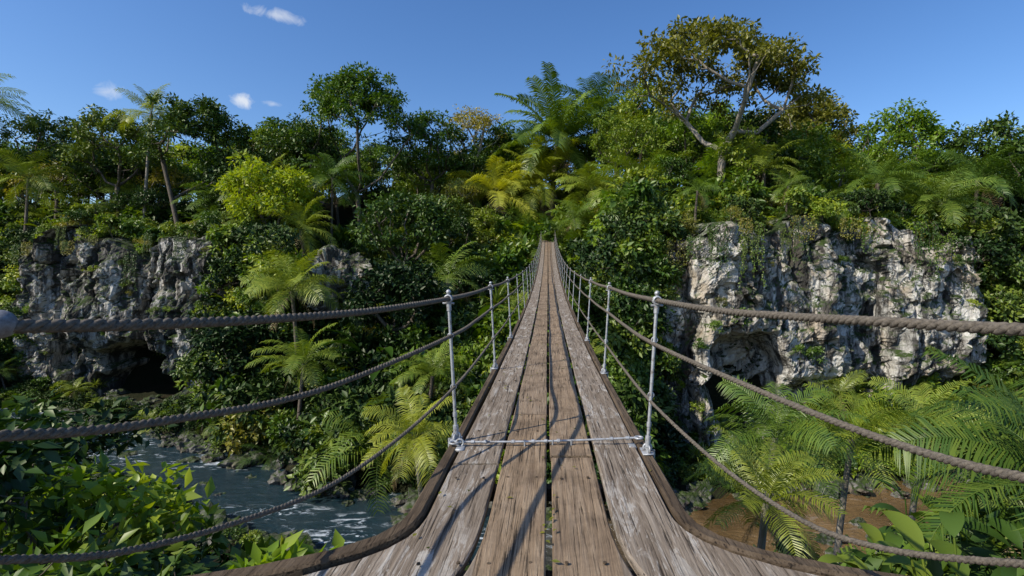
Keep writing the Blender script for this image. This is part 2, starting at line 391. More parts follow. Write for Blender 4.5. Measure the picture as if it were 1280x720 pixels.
def make_palm(name,seed,trunkH,FL,nf=20,tr=None,leafm=None,nl=30,lean=.08,emin=-.5,emax=1.35,droop=1.25,dry=2,ll=.26,lw=.018,bark=BARK_PALE):
    r=np.random.default_rng(seed); mb=MB(); tr=tr or .035*FL+.02
    la=r.random()*6.28; n=10; t=np.linspace(0,1,n); off=lean*trunkH*t**1.6
    pts=np.stack([off*math.cos(la),off*math.sin(la),trunkH*t],-1)
    pts[:,:2]-=pts[-1,:2]*1.0
    rad=tr*(1.25-.45*t); rad[0]*=1.3; rad[-1]*=1.25
    tube(mb,pts,rad,8,0); top=pts[-1]
    for k in range(nf):
        q=(k+.5)/nf; e=emin+(emax-emin)*(1-q)**.9 ; a=k*2.39996+r.normal()*.15
        frond(mb,r,top+np.array([math.cos(a),math.sin(a),0])*tr*.6,a,e+.1*r.normal(),FL*(.8+.25*r.random()),droop*(.8+.4*r.random()),nl,FL*ll,lw,1)
    for k in range(dry):
        a=r.random()*6.28; frond(mb,r,top-np.array([0,0,tr]),a,-.7,FL*.75,.8,nl//2,FL*ll*.8,lw*.8,2,0,.5)
    return mb.mesh(name,[bark,leafm or L_PALM,L_DRY])

def make_fan(name,seed,trunkH,R,nf=14,leafm=None):
    r=np.random.default_rng(seed); mb=MB()
    tube(mb,np.stack([0*np.linspace(0,1,5),0*np.linspace(0,1,5),np.linspace(0,trunkH,5)],-1),[.09,.07,.07,.07,.09],7,0)
    for k in range(nf):
        a=k*2.39996; e=1.25-1.5*k/nf; d=np.array([math.cos(e)*math.cos(a),math.cos(e)*math.sin(a),math.sin(e)])
        b=np.array([0,0,trunkH]); c=b+d*R*.9+np.array([0,0,-.1*R]); tube(mb,[b,(b+c)/2+[0,0,.06*R],c],[.018,.014,.012],4,0)
        side=np.array([-math.sin(a),math.cos(a),0]); nb=18
        for q in range(nb):
            th=-2.2+4.4*q/(nb-1); D=unit(d*math.cos(th)+side*math.sin(th)); L=R*(.75+.2*math.cos(th*.6))
            tt=np.linspace(0,1,5)[:,None]; P=c+D*L*tt+np.array([0,0,-1])*L*.35*tt**2.5
            ribbon(mb,P,R*np.array([.03,.10,.11,.07,.004]),np.cross(side,D)+np.array([0,0,.6])+d*.2,1,.12)
    return mb.mesh(name,[BARK,leafm or L_PALM])

def make_sword(name,seed,stemH,L,nl=46,w=.06,leafm=None,heads=1):
    r=np.random.default_rng(seed); mb=MB()
    for h in range(heads):
        a=r.random()*6.28; o=np.array([math.cos(a),math.sin(a),0])*stemH*.35*(heads>1); top=o+np.array([0,0,stemH*(.75+.35*r.random())])
        tube(mb,[[0,0,0],o*.4+[0,0,stemH*.4],top],[.07,.055,.05],6,0)
        for k in range(nl):
            a=k*2.39996+r.normal()*.2; e=1.4-1.75*(k/nl)+.1*r.normal(); n=6; s=np.linspace(0,1,n); el=e-(.5+.9*r.random())*s**1.6
            d=np.stack([np.cos(el)*math.cos(a),np.cos(el)*math.sin(a),np.sin(el)],-1); LL=L*(.75+.4*r.random())
            P=top+np.vstack([[0,0,0],np.cumsum(d[:-1],axis=0)])*LL/(n-1)
            ribbon(mb,P,w*np.array([.7,1,1,.85,.55,.05]),(0,0,1) if abs(e)<1.2 else (math.cos(a),math.sin(a),.2),1,.2)
    return mb.mesh(name,[BARK,leafm or L_PALM])

def make_broad(name,seed,H,L,W,nl=12,leafm=None,spread=.5):
    r=np.random.default_rng(seed); mb=MB()
    for k in range(nl):
        a=k*2.39996+r.normal()*.25; h=H*(.35+.65*r.random()); o=np.array([math.cos(a),math.sin(a),0])
        base=o*.06; att=o*spread*H*.4*(.4+r.random())+np.array([0,0,h])
        tube(mb,[base,base*.6+att*.4+[0,0,h*.12],att],[.022*L+.008,.016*L+.006,.01*L+.004],5,1)
        n=8; s=np.linspace(0,1,n); e=.75-.25*r.random(); el=e-(1.0+.7*r.random())*s**1.2; LL=L*(.7+.5*r.random()); a2=a+r.normal()*.25
        d=np.stack([np.cos(el)*math.cos(a2),np.cos(el)*math.sin(a2),np.sin(el)],-1)
        P=att+np.vstack([[0,0,0],np.cumsum(d[:-1],axis=0)])*LL/(n-1)
        w=W*LL/L*np.array([.05,.62,.92,1,.93,.72,.40,.02])
        ribbon(mb,P,w,(.15*r.normal(),.15*r.normal(),1),1,.14)
    return mb.mesh(name,[BARK,leafm or L_BRIGHT])

def make_vine(name,seed,H,nst=9,leafm=None):
    r=np.random.default_rng(seed); mb=MB()
    for k in range(nst):
        x=r.normal()*.9; L=H*(.35+.65*r.random()); n=9; t=np.linspace(0,1,n)
        P=np.stack([x+.12*np.sin(t*7+k),-.5*t+.1*np.cos(t*6+k)-.3*np.sin(np.minimum(t*3,1)*3.14),-L*t],-1)
        tube(mb,P,.015,3,0); m_=int(L*16); tt=r.random(m_); Q=np.stack([np.interp(tt,t,P[:,c]) for c in range(3)],-1)+r.normal(size=(m_,3))*.1
        leaves(mb,Q,r.normal(size=(m_,3))*.5+[0,0,-.8],r.normal(size=(m_,3))*.4+[0,-1,.5],.22*(.6+.7*r.random(m_)),.13,1)
    return mb.mesh(name,[BARK,leafm or L_MID])

def coll(name,meshes):
    c=bpy.data.collections.new(name)
    for i,me in enumerate(meshes):
        o=bpy.data.objects.new(name+'_%02d'%i,me); c.objects.link(o)
    return c
def scatter(name,collection,P,R,S,I):
    me=bpy.data.meshes.new(name); P=np.asarray(P,dtype=float); me.from_pydata(P.tolist(),[],[])
    a=me.attributes.new('rot','FLOAT_VECTOR','POINT'); a.data.foreach_set('vector',np.asarray(R,dtype=np.float32).ravel())
    a=me.attributes.new('scl','FLOAT','POINT'); a.data.foreach_set('value',np.asarray(S,dtype=np.float32).ravel())
    a=me.attributes.new('idx','INT','POINT'); a.data.foreach_set('value',np.asarray(I,dtype=np.int32).ravel())
    o=bpy.data.objects.new(name,me); COL.objects.link(o)
    ng=bpy.data.node_groups.new(name+'_scatter','GeometryNodeTree')
    ng.interface.new_socket('Geometry',in_out='INPUT',socket_type='NodeSocketGeometry'); ng.interface.new_socket('Geometry',in_out='OUTPUT',socket_type='NodeSocketGeometry')
    gi=ng.nodes.new('NodeGroupInput'); go=ng.nodes.new('NodeGroupOutput'); ip=ng.nodes.new('GeometryNodeInstanceOnPoints'); ci=ng.nodes.new('GeometryNodeCollectionInfo')
    ci.inputs['Collection'].default_value=collection; ci.inputs['Separate Children'].default_value=True; ci.inputs['Reset Children'].default_value=True
    def na(n,t):
        x=ng.nodes.new('GeometryNodeInputNamedAttribute'); x.data_type=t; x.inputs['Name'].default_value=n; return x.outputs['Attribute']
    e=ng.nodes.new('FunctionNodeEulerToRotation')
    L=ng.links.new
    L(gi.outputs[0],ip.inputs['Points']); L(ci.outputs[0],ip.inputs['Instance']); ip.inputs['Pick Instance'].default_value=True
    L(na('idx','INT'),ip.inputs['Instance Index']); L(na('rot','FLOAT_VECTOR'),e.inputs[0]); L(e.outputs[0],ip.inputs['Rotation']); L(na('scl','FLOAT'),ip.inputs['Scale'])
    L(ip.outputs[0],go.inputs[0])
    md=o.modifiers.new('scatter','NODES'); md.node_group=ng
    return o

# prototypes
canopy=coll('canopy_variants',[
 make_tree('canopy_a',11,13,4.6,4.2,.40,50,70,.50,1.0,.24,L_DARK),
 make_tree('canopy_b',12,14,4.0,5.0,.42,50,70,.47,.95,.24,L_MID),
 make_tree('canopy_c',13,12,5.2,3.4,.42,52,70,.47,.95,.24,L_DARK,umb=.4),
 make_tree('canopy_d',14,13,4.2,4.4,.38,44,70,.46,.95,.22,L_BRIGHT),
 make_tree('canopy_e',15,13,4.0,4.0,.42,42,50,.40,.85,.2,L_OLIVE,BARK_PALE),
 make_tree('canopy_f',16,13,4.6,4.6,.40,48,80,.42,.95,.24,L_MID)])
shrubs=coll('shrub_variants',[
 make_tree('shrub_a',21,2.4,1.5,1.1,.25,17,44,.31,.45,.05,L_DARK),
 make_tree('shrub_b',22,2.8,1.4,1.3,.25,17,44,.28,.45,.05,L_MID),
 make_tree('shrub_c',23,2.2,1.7,1.0,.25,17,44,.29,.45,.05,L_BRIGHT),
 make_tree('shrub_d',24,3.2,1.2,1.5,.25,15,38,.42,.45,.05,L_MID),
 make_tree('shrub_e',25,2.2,1.4,1.0,.25,15,40,.23,.42,.05,L_OLIVE),
 make_tree('shrub_f',26,3.0,1.6,1.4,.25,18,44,.33,.5,.05,L_SHADE)])
tropics=coll('tropical_variants',[
 make_palm('tp_a',31,1.2,2.6,15,leafm=L_PALM,nl=22,dry=1,bark=BARK),
 make_sword('tp_b',32,1.8,1.3,40,.08,L_PALM,2),
 make_fan('tp_c',33,1.2,1.0,12,L_PALM),
 make_broad('tp_d',34,2.0,1.5,.5,12,L_BRIGHT),
 make_palm('tp_e',35,.2,2.0,16,leafm=L_DARK,nl=22,dry=0,droop=1.5,bark=BARK),
 make_palm('tp_f',36,3.2,2.6,16,leafm=L_PALM,nl=24,dry=3,bark=BARK),
 make_broad('tp_g',37,2.6,1.9,.55,11,L_MID)])
herbs=coll('herb_variants',[
 make_broad('hb_a',41,.7,.6,.28,20,L_MID),
 make_palm('hb_b',42,.1,1.0,14,leafm=L_BRIGHT,nl=18,dry=0,droop=1.5,lw=.024),
 make_tree('hb_c',43,1.0,.8,.5,.2,14,40,.16,.3,.02,L_DARK),
 make_sword('hb_d',44,.15,.8,36,.038,L_PALM)])
vines=coll('vine_variants',[make_vine('vn_a',51,4,9,L_MID),make_vine('vn_b',52,6,9,L_DARK),make_vine('vn_c',53,3,8,L_OLIVE)])
rocks=coll('boulder_variants',[make_boulder('bd_%d'%k,60+k,1.0,BOULDER,3,(1.2,1,.7)) for k in range(4)])

def in_view(x,y,m=.18): return (x/np.maximum(y,1)>-1.08-m)&(x/np.maximum(y,1)<.94+m)
P=[];S=[];I=[];R=[]
cand=np.stack([RNG.uniform(-130,120,9000),RNG.uniform(45,116,9000)],-1)
for x,y in cand:
    f=y-(float(yr(x))+HW)
    if not in_view(np.array(x),np.array(y)): continue
    slope=(-29<x<6)
    if f<(14 if slope and x<-7 else 26 if slope else 14.5): continue
    if x>6 and x<11 and f<24: continue
    if -9<x<9 and y<86: continue
    if x<-60 and f<4: continue
    if (x+24)**2+(y-57)**2<40: continue
    ms=4.4 if f<40 else 5.6
    if any((x-q[0])**2+(y-q[1])**2<ms*ms for q in P): continue
    s=RNG.uniform(.70,1.22)
    if slope: s*=float(np.interp(f,[15,30,42],[.45,.65,1.0]))
    elif f<19: s*=.66
    if f>50: s*=.85
    P.append((x,y,G(x,y)-.5)); S.append(s)
    pr=[.28,.18,.20,.11,.09,.14] if x<-20 else [.20,.22,.10,.17,.13,.18]
    I.append(RNG.choice(6,p=pr)); R.append((0,0,RNG.uniform(0,6.28)))
scatter('forest_canopy',canopy,P,R,S,I); print('canopy',len(P))

def gen(n,xr,yr_,cond,smin,smax,probs,tilt=.2,sink=.25,pfn=None):
    P=[];S=[];I=[];R=[]
    xs_=RNG.uniform(*xr,n); ys_=RNG.uniform(*yr_,n); zs=ground(xs_,ys_)
    F=ys_-(yr(xs_)+HW)
    for x,y,z,f in zip(xs_,ys_,zs,F):
        if not in_view(x,y,.1): continue
        k=cond(x,y,z,f)
        if not k: continue
        s=RNG.uniform(smin,smax)*k
        pr=pfn(x,y,z,f) if pfn else probs
        P.append((x,y,z-sink*s)); S.append(s); I.append(RNG.choice(len(pr),p=pr)); R.append((RNG.normal()*tilt,RNG.normal()*tilt,RNG.uniform(0,6.28)))
    return P,R,S,I
def c_far(x,y,z,f):
    if f<.6: return 0
    if -58<x<-41 and 1.5<f<17 and z<-3: return 0 if f>5 else .25
    if (x<-31 or 7<x<46) and (f>24): return 0
    if f>62: return 0
    if (x+24)**2+(y-54)**2<22: return .4
    if abs(x)<3.2 and z+3.5>deckz(y): return 0 if abs(x)<2.2 else .4
    if (x<-33 or 7.5<x<42) and f<12: return .40 if (x<-33 or x<23) else .66
    if (x<-33 or 7.5<x<42) and f<14: return .7
    return 1
def p_far(x,y,z,f):
    if x<-7 and z<-1: return [.28,.12,.04,.06,.04,.46]  # low left gorge: darkest leaves weighted up to stand in for shade
    if x<-22: return [.28,.18,.12,.12,.10,.20]
    if 3<x<22 and z<0: return [.28,.18,.08,.10,.06,.30]  # low right gorge: more of the leaves with shade in their colour
    return [.20,.22,.22,.17,.13,.06]
P1=gen(5600,(-95,80),(33,100),c_far,1.05,2.1,None,pfn=p_far)
def c_near(x,y,z,f):
    if f>-9.6 or y<4.5 : return 0
    if abs(x)<2 and y<7: return 0
    return 1 if y<20 else .5
P2=gen(1250,(-50,50),(4.5,48),c_near,.6,1.05,None,pfn=lambda x,y,z,f:[.32,.14,.06,.08,.06,.34] if x<0 else [.24,.22,.14,.13,.11,.16])  # near bank, left: darkest leaves favoured as painted gorge shade
cat=lambda a,b:[list(p)+list(q) for p,q in zip(a,b)]
def on_cliff(V,n,vlo,vhi,smin,smax,npro):
    P=[];R=[];S=[];I=[]
    for _ in range(n):
        a=RNG.integers(2,V.shape[0]-2); b=int(RNG.uniform(vlo,vhi)*V.shape[1]); p=V[a,b]
        P.append(tuple(p)); R.append((RNG.uniform(.2,.7),0,RNG.normal()*.5)); S.append(RNG.uniform(smin,smax)); I.append(RNG.integers(npro))
    return P,R,S,I
def steep(n,ranges,smin,smax,npro,pick=None):
    P=[];R=[];S=[];I=[]
    for _ in range(n):
        a,b=ranges[RNG.integers(len(ranges))]; x=RNG.uniform(a,b); z=RNG.uniform(-14,4.5)
        y=float(yr(x))+HW+np.interp(z,[-14,4.5],[7.2,9.8])+RNG.normal()*.4
        if abs(x)<3.5: continue
        P.append((x,y,z)); R.append((RNG.uniform(.3,.9),0,RNG.normal()*.6)); S.append(RNG.uniform(smin,smax)); I.append(RNG.choice(pick) if pick else RNG.integers(npro))
    return P,R,S,I
P3=on_cliff(CL,34,.1,.8,.2,.5,6); P3=cat(P3,on_cliff(CR,34,.1,.8,.2,.55,6))
P3=cat(P3,on_cliff(CL,100,.86,.99,.5,1.0,6)); P3=cat(P3,on_cliff(CR,85,.86,.99,.5,1.0,6))
P3=cat(P3,steep(270,[(-84,-69),(-38,-27),(5.5,9),(40,50)],.8,1.5,6,[0,0,1,1,3,2,5,5]))
A=cat(cat(P1,P2),P3); scatter('shrub_undergrowth',shrubs,*A); print('shrubs',len(A[0]))
T1=gen(1500,(-95,80),(34,92),c_far,.9,2.2,None,.1,.05,pfn=lambda x,y,z,f:[.14,.10,.06,.04,.46,.10,.10] if (x<-7 and z<-1) else [.24,.16,.12,.16,.08,.14,.10])  # low left gorge favours the dark palm, shade carried by leaf colour
T2=gen(260,(-40,40),(6,30),c_near,.5,.9,[.25,.2,.15,.10,.25,0,.05],.1,.05)
T3=on_cliff(CL,22,.88,.98,.6,1.0,7); T3=cat(T3,on_cliff(CR,30,.87,.98,.7,1.2,7)); T3=cat(T3,steep(40,[(-84,-69),(-37,-27),(5.5,9),(40,50)],.8,1.4,7))
T3[1]=[(0,0,r[2]*6) for r in T3[1]]
A=cat(cat(T1,T2),T3); scatter('tropical_thicket',tropics,*A); print('tropic',len(A[0]))
H1=gen(1300,(-26,26),(2,22),lambda x,y,z,f:(1 if (f<-9.5 and (abs(x)>1.6 or y>4)) else 0),.8,1.6,[.3,.2,.3,.2],.2,.05)
H2=gen(900,(-60,50),(33,58),lambda x,y,z,f:(1 if (0.3<f<9 and not (-57<x<-43 and f>4)) else 0),.8,1.6,[.3,.10,.42,.18],.2,.05)
A=cat(H1,H2); scatter('ground_cover_plants',herbs,*A)
P=[];R=[];S=[];I=[]
for V,n,lo,hi in ((CL,10,0,1),(CR,9,0,.35),(CR,6,.35,1)):
    for _ in range(n):
        a=int(np.clip(RNG.uniform(lo,hi)*V.shape[0],4,V.shape[0]-4)); p=V[a,int(.84*V.shape[1])]; q=V[a-2:a+3,int(.5*V.shape[1]):int(.85*V.shape[1]),1].min()
        P.append((p[0],q-.1,p[2]+.3)); R.append((0,0,RNG.normal()*.2)); S.append(RNG.uniform(.4,.9)); I.append(RNG.integers(3))
scatter('hanging_vines',vines,P,R,S,I)
P=[];R=[];S=[];I=[]
for _ in range(260):
    x=RNG.uniform(-56,38); sd=RNG.choice([-1,1]); y=float(yr(x))+sd*(HW+RNG.normal()*.9)
    P.append((x,y,-15.3+RNG.uniform(-.1,.35))); R.append(tuple(RNG.uniform(0,6.28,3)*[.1,.1,1])); S.append(RNG.uniform(.3,1.15)); I.append(RNG.integers(4))
for _ in range(60):
    x=RNG.uniform(-58,-40); y=float(yr(x))+HW+RNG.uniform(0,9); P.append((x,y,G(x,y))); R.append((0,0,RNG.uniform(0,6))); S.append(RNG.uniform(.5,1.3)); I.append(RNG.integers(4))
for _ in range(40):
    x=RNG.uniform(-50,35); y=float(yr(x))+RNG.uniform(-4,4); P.append((x,y,-15.5)); R.append((0,0,RNG.uniform(0,6))); S.append(RNG.uniform(.3,.8)); I.append(RNG.integers(4))
scatter('river_boulders',rocks,P,R,S,I)

# ---------------------------------------------------------------- individual trees
def gm(x,y): return G(x,y)-.3
x,y=18.2,53.5; g0=gm(x,y)
place('umbrella_tree',make_tree('umbrella_tree',78,24.8-g0,10.6,5.2,.42,150,88,.46,1.1,.42,L_OLIVE,BARK_PALE,umb=.55,ry=7,sides=7,lean=.0),(x,y,g0),.4)
def btree(x,y,ztop,rx,rz,seed,lm,bark=BARK,ncl=80,lp=80,umb=0,basef=.45,ls=.48):
    g0=gm(x,y); place('broadleaf_tree',make_tree('broadleaf_tree',seed,ztop-g0,rx,rz,basef,ncl,lp,ls,1.1,.3,lm,bark,umb=umb,sides=6),(x,y,g0))
btree(-26.5,72,28.0,7.4,7,81,L_MID,ncl=140,umb=.3)
btree(-48,70,24.5,6.0,6,82,L_DARK,ncl=100)
btree(-62,74,24,5.5,6,88,L_DARK)
btree(-75,78,25,6,6.5,92,L_DARK)
btree(-40,68,17,5.0,5,96,L_SHADE)
btree(-12.5,84,28.5,4.4,5.5,83,L_OLIVE,BARK_PALE,60,50,ls=.36)
btree(-18,80,26.5,5.6,7.5,89,L_MID)
btree(-34,72,22,5.2,6,93,L_DARK)
btree(-8,88,26.5,5,7,97,L_MID)
btree(12.5,80,27.5,5.2,7.5,84,L_DARK)
btree(44,64,21.5,5,6.5,85,L_BRIGHT)
btree(36,70,25.5,5,6.5,90,L_OLIVE)
btree(51,60,18,5,6,86,L_DARK)
btree(30,62,18,5,6,94,L_MID)
btree(-32,60,13.5,5.0,4.6,87,L_BRIGHT,ncl=90)
btree(-16,57,9.5,5.0,4.6,98,L_DARK,ncl=90)
btree(-14,48,1.5,4.2,4.0,99,L_SHADE,ncl=70)
btree(-30,50,-3.5,3.8,3.6,100,L_SHADE,ncl=60)
btree(25,56,12.0,4.2,5,91,L_DARK)
def hpalm(x,y,zc,FL,seed,lm=L_PALM,name='palm_tree',**k):
    g0=G(x,y)-.2; place(name,make_palm(name,seed,zc-g0,FL,leafm=lm,**k),(x,y,g0))
hpalm(-55,71,23.0,5.4,101,L_PALMY,tr=.2)
hpalm(-77,69,24.0,6.5,102,tr=.2,bark=BARK)
hpalm(-72,71,14.0,5.2,103,bark=BARK)
hpalm(-26.5,63,12.6,4.6,104,tr=.15,bark=BARK)
hpalm(-27.5,57,5.6,5.0,105,bark=BARK)
hpalm(1.6,85,23.0,13.0,106,nf=32,nl=58,tr=.42,ll=.19,droop=1.15)
hpalm(-1.2,82.5,15.6,9.5,107,L_PALMY,nf=30,nl=50,tr=.3,emin=-.3,ll=.22)
hpalm(8.5,91,29,10,108,nf=26,nl=48,tr=.3)
hpalm(-8,78,13.0,8.0,109,L_PALMY,emin=-.2,nl=44)
hpalm(6.8,76,13.0,6.8,125,L_PALM,emin=-.2,nl=40)
hpalm(11.5,60,10.0,7.6,110,L_PALM,emin=0,emax=1.45,nl=40,nf=22,droop=1.1)
hpalm(17.0,55,9.0,6.8,111,L_BRIGHT,emin=0,emax=1.45,nl=40,nf=22,droop=1.1)
hpalm(33.5,52,9.8,5.4,112,bark=BARK)
hpalm(38.6,50,7.6,5.0,113,bark=BARK)
hpalm(47,56,11,5.6,114,bark=BARK)
hpalm(-23.5,47,-1.0,5.0,115,emin=0,bark=BARK,nf=24)
hpalm(-20.5,43,-7.0,4.2,116,emin=.0,bark=BARK)
hpalm(-9,40,-7.5,3.8,126,L_PALM,emin=.0,bark=BARK)
hpalm(6.2,14,-4.3,2.3,117,L_PALM,tr=.1,emin=-.3)
hpalm(9.2,15.5,-4.8,2.4,118,L_MID,tr=.1,emin=-.3)
hpalm(4.9,11.5,-5.0,1.9,119,L_PALMY,tr=.08,emin=-.3)
hpalm(12.5,17,-4.9,2.3,120,L_PALM,tr=.1)
hpalm(-5.2,20,-6.2,2.4,121,L_PALMY,tr=.1)
hpalm(5.3,5.1,-2.15,1.9,131,L_DARK,nl=50,tr=.09,emin=0.0,lw=.014)
hpalm(7.1,6.6,-2.8,2.0,132,L_DARK,nl=50,tr=.09,emin=0,lw=.014)
def bplant(x,y,zt,L,W,seed,nl,lm,name='broad_leaf_plant'):
    g0=G(x,y)-.1; place(name,make_broad(name,seed,zt-g0,L,W,nl,lm,.35),(x,y,g0))
for k,(x,y,z) in enumerate([(3.3,3.9,-2.0),(4.3,4.4,-2.1),(2.7,3.4,-2.3),(5.3,7.2,-3.0),(3.6,5.4,-3.0)]): bplant(x,y,z,.55,.19,140+k,34,L_DARK)
def sshrub(x,y,zt,rx,seed,lm,ls=.2,n=26,lp=26,name='leafy_shrub'):
    g0=G(x,y)-.1; H=zt-g0; place(name,make_tree(name,seed,H,rx,min(H*.5,.8),.3,n,lp,ls,.28,.03,lm,wl=.48),(x,y,g0))
for k,(x,y,z,rx,lm) in enumerate([(-5.2,6.0,-2.35,.9,L_BRIGHT),(-6.4,6.6,-2.3,1.0,L_MID),(-4.5,5.6,-2.75,.8,L_DARK),(-4.2,4.4,-2.4,.8,L_MID),(-3.4,4.4,-2.6,.8,L_DARK),
      (-2.3,4.3,-2.35,.7,L_BRIGHT),(-5.9,5.3,-1.6,.6,L_DARK),(-7.4,7.0,-1.7,.8,L_DARK),(-7.9,8.5,-2.0,1.0,L_SHADE),(-3.2,3.6,-2.25,.6,L_MID)]):
    sshrub(x,y,z,rx,150+k,lm)

# ---------------------------------------------------------------- suspension bridge
bridge=bpy.data.objects.new('suspension_bridge',None); COL.objects.link(bridge)
def flare(x,y):
    t=np.clip((3.25-y)/.7,0,1.25)**3*.55; s=np.clip(np.abs(x)/.8,0,1.3)**3
    return x+np.sign(x)*t*s
def strip(mb,x0,x1,y0,y1,ztop,th,step=.25,mat=0,bev=.008,wob=.003,rs=0):
    n=max(2,int((y1-y0)/step)+1); ysr=np.linspace(y0,y1,n); V=[]
    for k,yy in enumerate(ysr):
        a=x0+wob*math.sin(yy*1.1+rs*5); b=x1+wob*math.sin(yy*.9+rs*9+2); zt=deckz(yy)+ztop+.003*math.sin(yy*1.7+rs*3)
        ring=[(a,zt-th),(a,zt-bev),(a+bev,zt),((a+b)/2,zt-.003),(b-bev,zt),(b,zt-bev),(b,zt-th)]
        for (xx,zz) in ring: V.append((float(flare(np.array(xx),yy)),yy,zz))
    F=[]
    for k in range(n-1):
        for q in range(7): F.append([k*7+q,k*7+(q+1)%7,k*7+7+(q+1)%7,k*7+7+q][::-1])
    F2=[[0,1,2,3,4,5,6],[ (n-1)*7+q for q in range(6,-1,-1)]]
    mb.add(V,F,mat); mb.f.extend([[i+mb.n-len(V) for i in f] for f in F2]); mb.m.extend([mat]*2)
mb=MB()
rows=[(-.742,-.388),(-.360,-.018),(.018,.360),(.388,.742)]
for ri,(a,b) in enumerate(rows):
    y=-1.6+ri*.37; k=0
    while y<80:
        L=[5.6,6.6,5.0,7.2][(k+ri)%4]; y1=min(y+L,80.2)
        jj=RNG.normal()*.004
        strip(mb,a+jj,b+jj,y,y1-.018,RNG.normal()*.007,.045,.12 if y<12 else .8,rs=k*4+ri,wob=.004)
        y+=L;k+=1
mb.obj('deck_planks',[WOOD],bridge,smooth=False)
mb=MB()
for sx in (-1,1):
    a,b=sorted((sx*.765,sx*.85)); strip(mb,a,b,-.6,80.2,.012,.10,.15,bev=.015,rs=sx,wob=.005)
y=.4
while y<80:
    box(mb,(0,y,float(deckz(y))-.106),(1.66,.10,.095),0,.008); y+=1.1
mb.obj('side_beams',[BEAM],bridge,smooth=False)

yl=[4.5+3.3*k for k in range(23)]; yrr=[4.2+3.25*k for k in range(24)]
def catmull(C,step):
    C=np.array(C,dtype=float); out=[]
    for i in range(len(C)-1):
        p0=C[max(i-1,0)];p1=C[i];p2=C[i+1];p3=C[min(i+2,len(C)-1)]
        n=max(2,int(np.linalg.norm(p2-p1)/step))
        for k in range(n):
            t=k/n; out.append(.5*((2*p1)+(-p0+p2)*t+(2*p0-5*p1+4*p2-p3)*t*t+(-p0+3*p1-3*p2+p3)*t**3))
    out.append(C[-1]); return np.array(out)
def rope(mb,C,R,ycut=15.0):
    D=catmull(C,.009); near=D[D[:,1]<ycut]; far=catmull(C,.5); far=far[far[:,1]>ycut-.4]
    s=np.concatenate([[0],np.cumsum(np.linalg.norm(np.diff(near,axis=0),axis=1))])
    T=unit(np.gradient(near,axis=0)); S=unit(np.cross(T,[0,0,1.0])); U=np.cross(S,T)
    for k in range(3):
        ph=s/(R*5.2)*2*np.pi+k*2*np.pi/3
        c=near+(np.cos(ph)[:,None]*S+np.sin(ph)[:,None]*U)*R*.5
        sel=np.concatenate([np.arange(0,len(c),2),[len(c)-1]])
        tube(mb,c[sel],R*.56,7,0)
    tube(mb,far,R,6,0)
def rpts(ylist,x,h,sag=.012):
    o=[]
    for k,y in enumerate(ylist):
        o.append((x,y,float(deckz(y))+h))
        if k<len(ylist)-1:
            ym=(y+ylist[k+1])/2; o.append((x,ym,float(deckz(ym))+h-sag))
    return o
mb=MB()
LT=[(-1.74,1.0,-.10),(-1.66,1.2,-.115),(-1.56,1.5,-.136),(-1.44,1.9,-.163),(-1.31,2.5,-.1875),(-1.12,3.3,-.196)]
LM=[(-1.74,1.0,-.30),(-1.66,1.2,-.365),(-1.605,1.5,-.457),(-1.516,2.0,-.553),(-1.30,3.0,-.633)]
LB=[(-1.74,1.0,-.55),(-1.66,1.2,-.665),(-1.605,1.5,-.82),(-1.546,1.85,-.983),(-1.44,2.4,-1.13),(-1.27,3.0,-1.20),(-1.05,3.7,-1.12)]
RT=[(1.62,1.0,-.10),(1.553,1.25,-.125),(1.4875,1.6,-.155),(1.362,2.1,-.171),(1.26,2.6,-.187),(1.09,3.3,-.196)]
RM=[(1.62,1.0,-.40),(1.553,1.25,-.5),(1.4875,1.6,-.6175),(1.4266,2.2,-.68),(1.22,3.0,-.642)]
RB=[(1.62,1.0,-.55),(1.553,1.25,-.70),(1.4875,1.6,-.8875),(1.37,2.1,-1.1),(1.27,2.6,-1.21),(1.08,3.3,-1.17)]
rope(mb,LT+rpts(yl,-.875,1.255),.022); rope(mb,LM+rpts(yl,-.848,.93),.018); rope(mb,LB+rpts(yl,-.822,.48),.014)
rope(mb,RT+rpts(yrr,.895,1.255),.022); rope(mb,RM+rpts(yrr,.865,.90),.018); rope(mb,RB+rpts(yrr,.84,.43),.014)
mb.obj('hand_ropes',[ROPE],bridge)

def torus(mb,c,R,r,axis='y',n=14,m_=6,mat=0):
    a=np.linspace(0,2*np.pi,n+1); 
    if axis=='y': P=np.stack([c[0]+R*np.cos(a),c[1]+0*a,c[2]+R*np.sin(a)],-1)
    elif axis=='x': P=np.stack([c[0]+0*a,c[1]+R*np.cos(a),c[2]+R*np.sin(a)],-1)
    else: P=np.stack([c[0]+R*np.cos(a),c[1]+R*np.sin(a),c[2]+0*a],-1)
    V=[];b=np.linspace(0,2*np.pi,m_,endpoint=False)
    cc=np.array(c)
    for p in P[:-1]:
        o=unit(p-cc); ax=np.array({'y':(0,1,0),'x':(1,0,0),'z':(0,0,1)}[axis],dtype=float)
        for t in b: V.append(p+r*(math.cos(t)*o+math.sin(t)*ax))
    F=[]
    for i in range(n):
        for j in range(m_): F.append([i*m_+j,((i+1)%n)*m_+j,((i+1)%n)*m_+(j+1)%m_,i*m_+(j+1)%m_])
    mb.add(V,F,mat)
def sph(mb,c,r,mat=0,n=10,sq=1.0):
    V=[];F=[]
    for i in range(n+1):
        th=math.pi*i/n
        for j in range(12): a=2*math.pi*j/12; V.append((c[0]+r*math.sin(th)*math.cos(a),c[1]+r*math.sin(th)*math.sin(a),c[2]+r*sq*math.cos(th)))
    for i in range(n):
        for j in range(12): F.append([i*12+j,(i+1)*12+j,(i+1)*12+(j+1)%12,i*12+(j+1)%12])
    mb.add(V,F,mat)
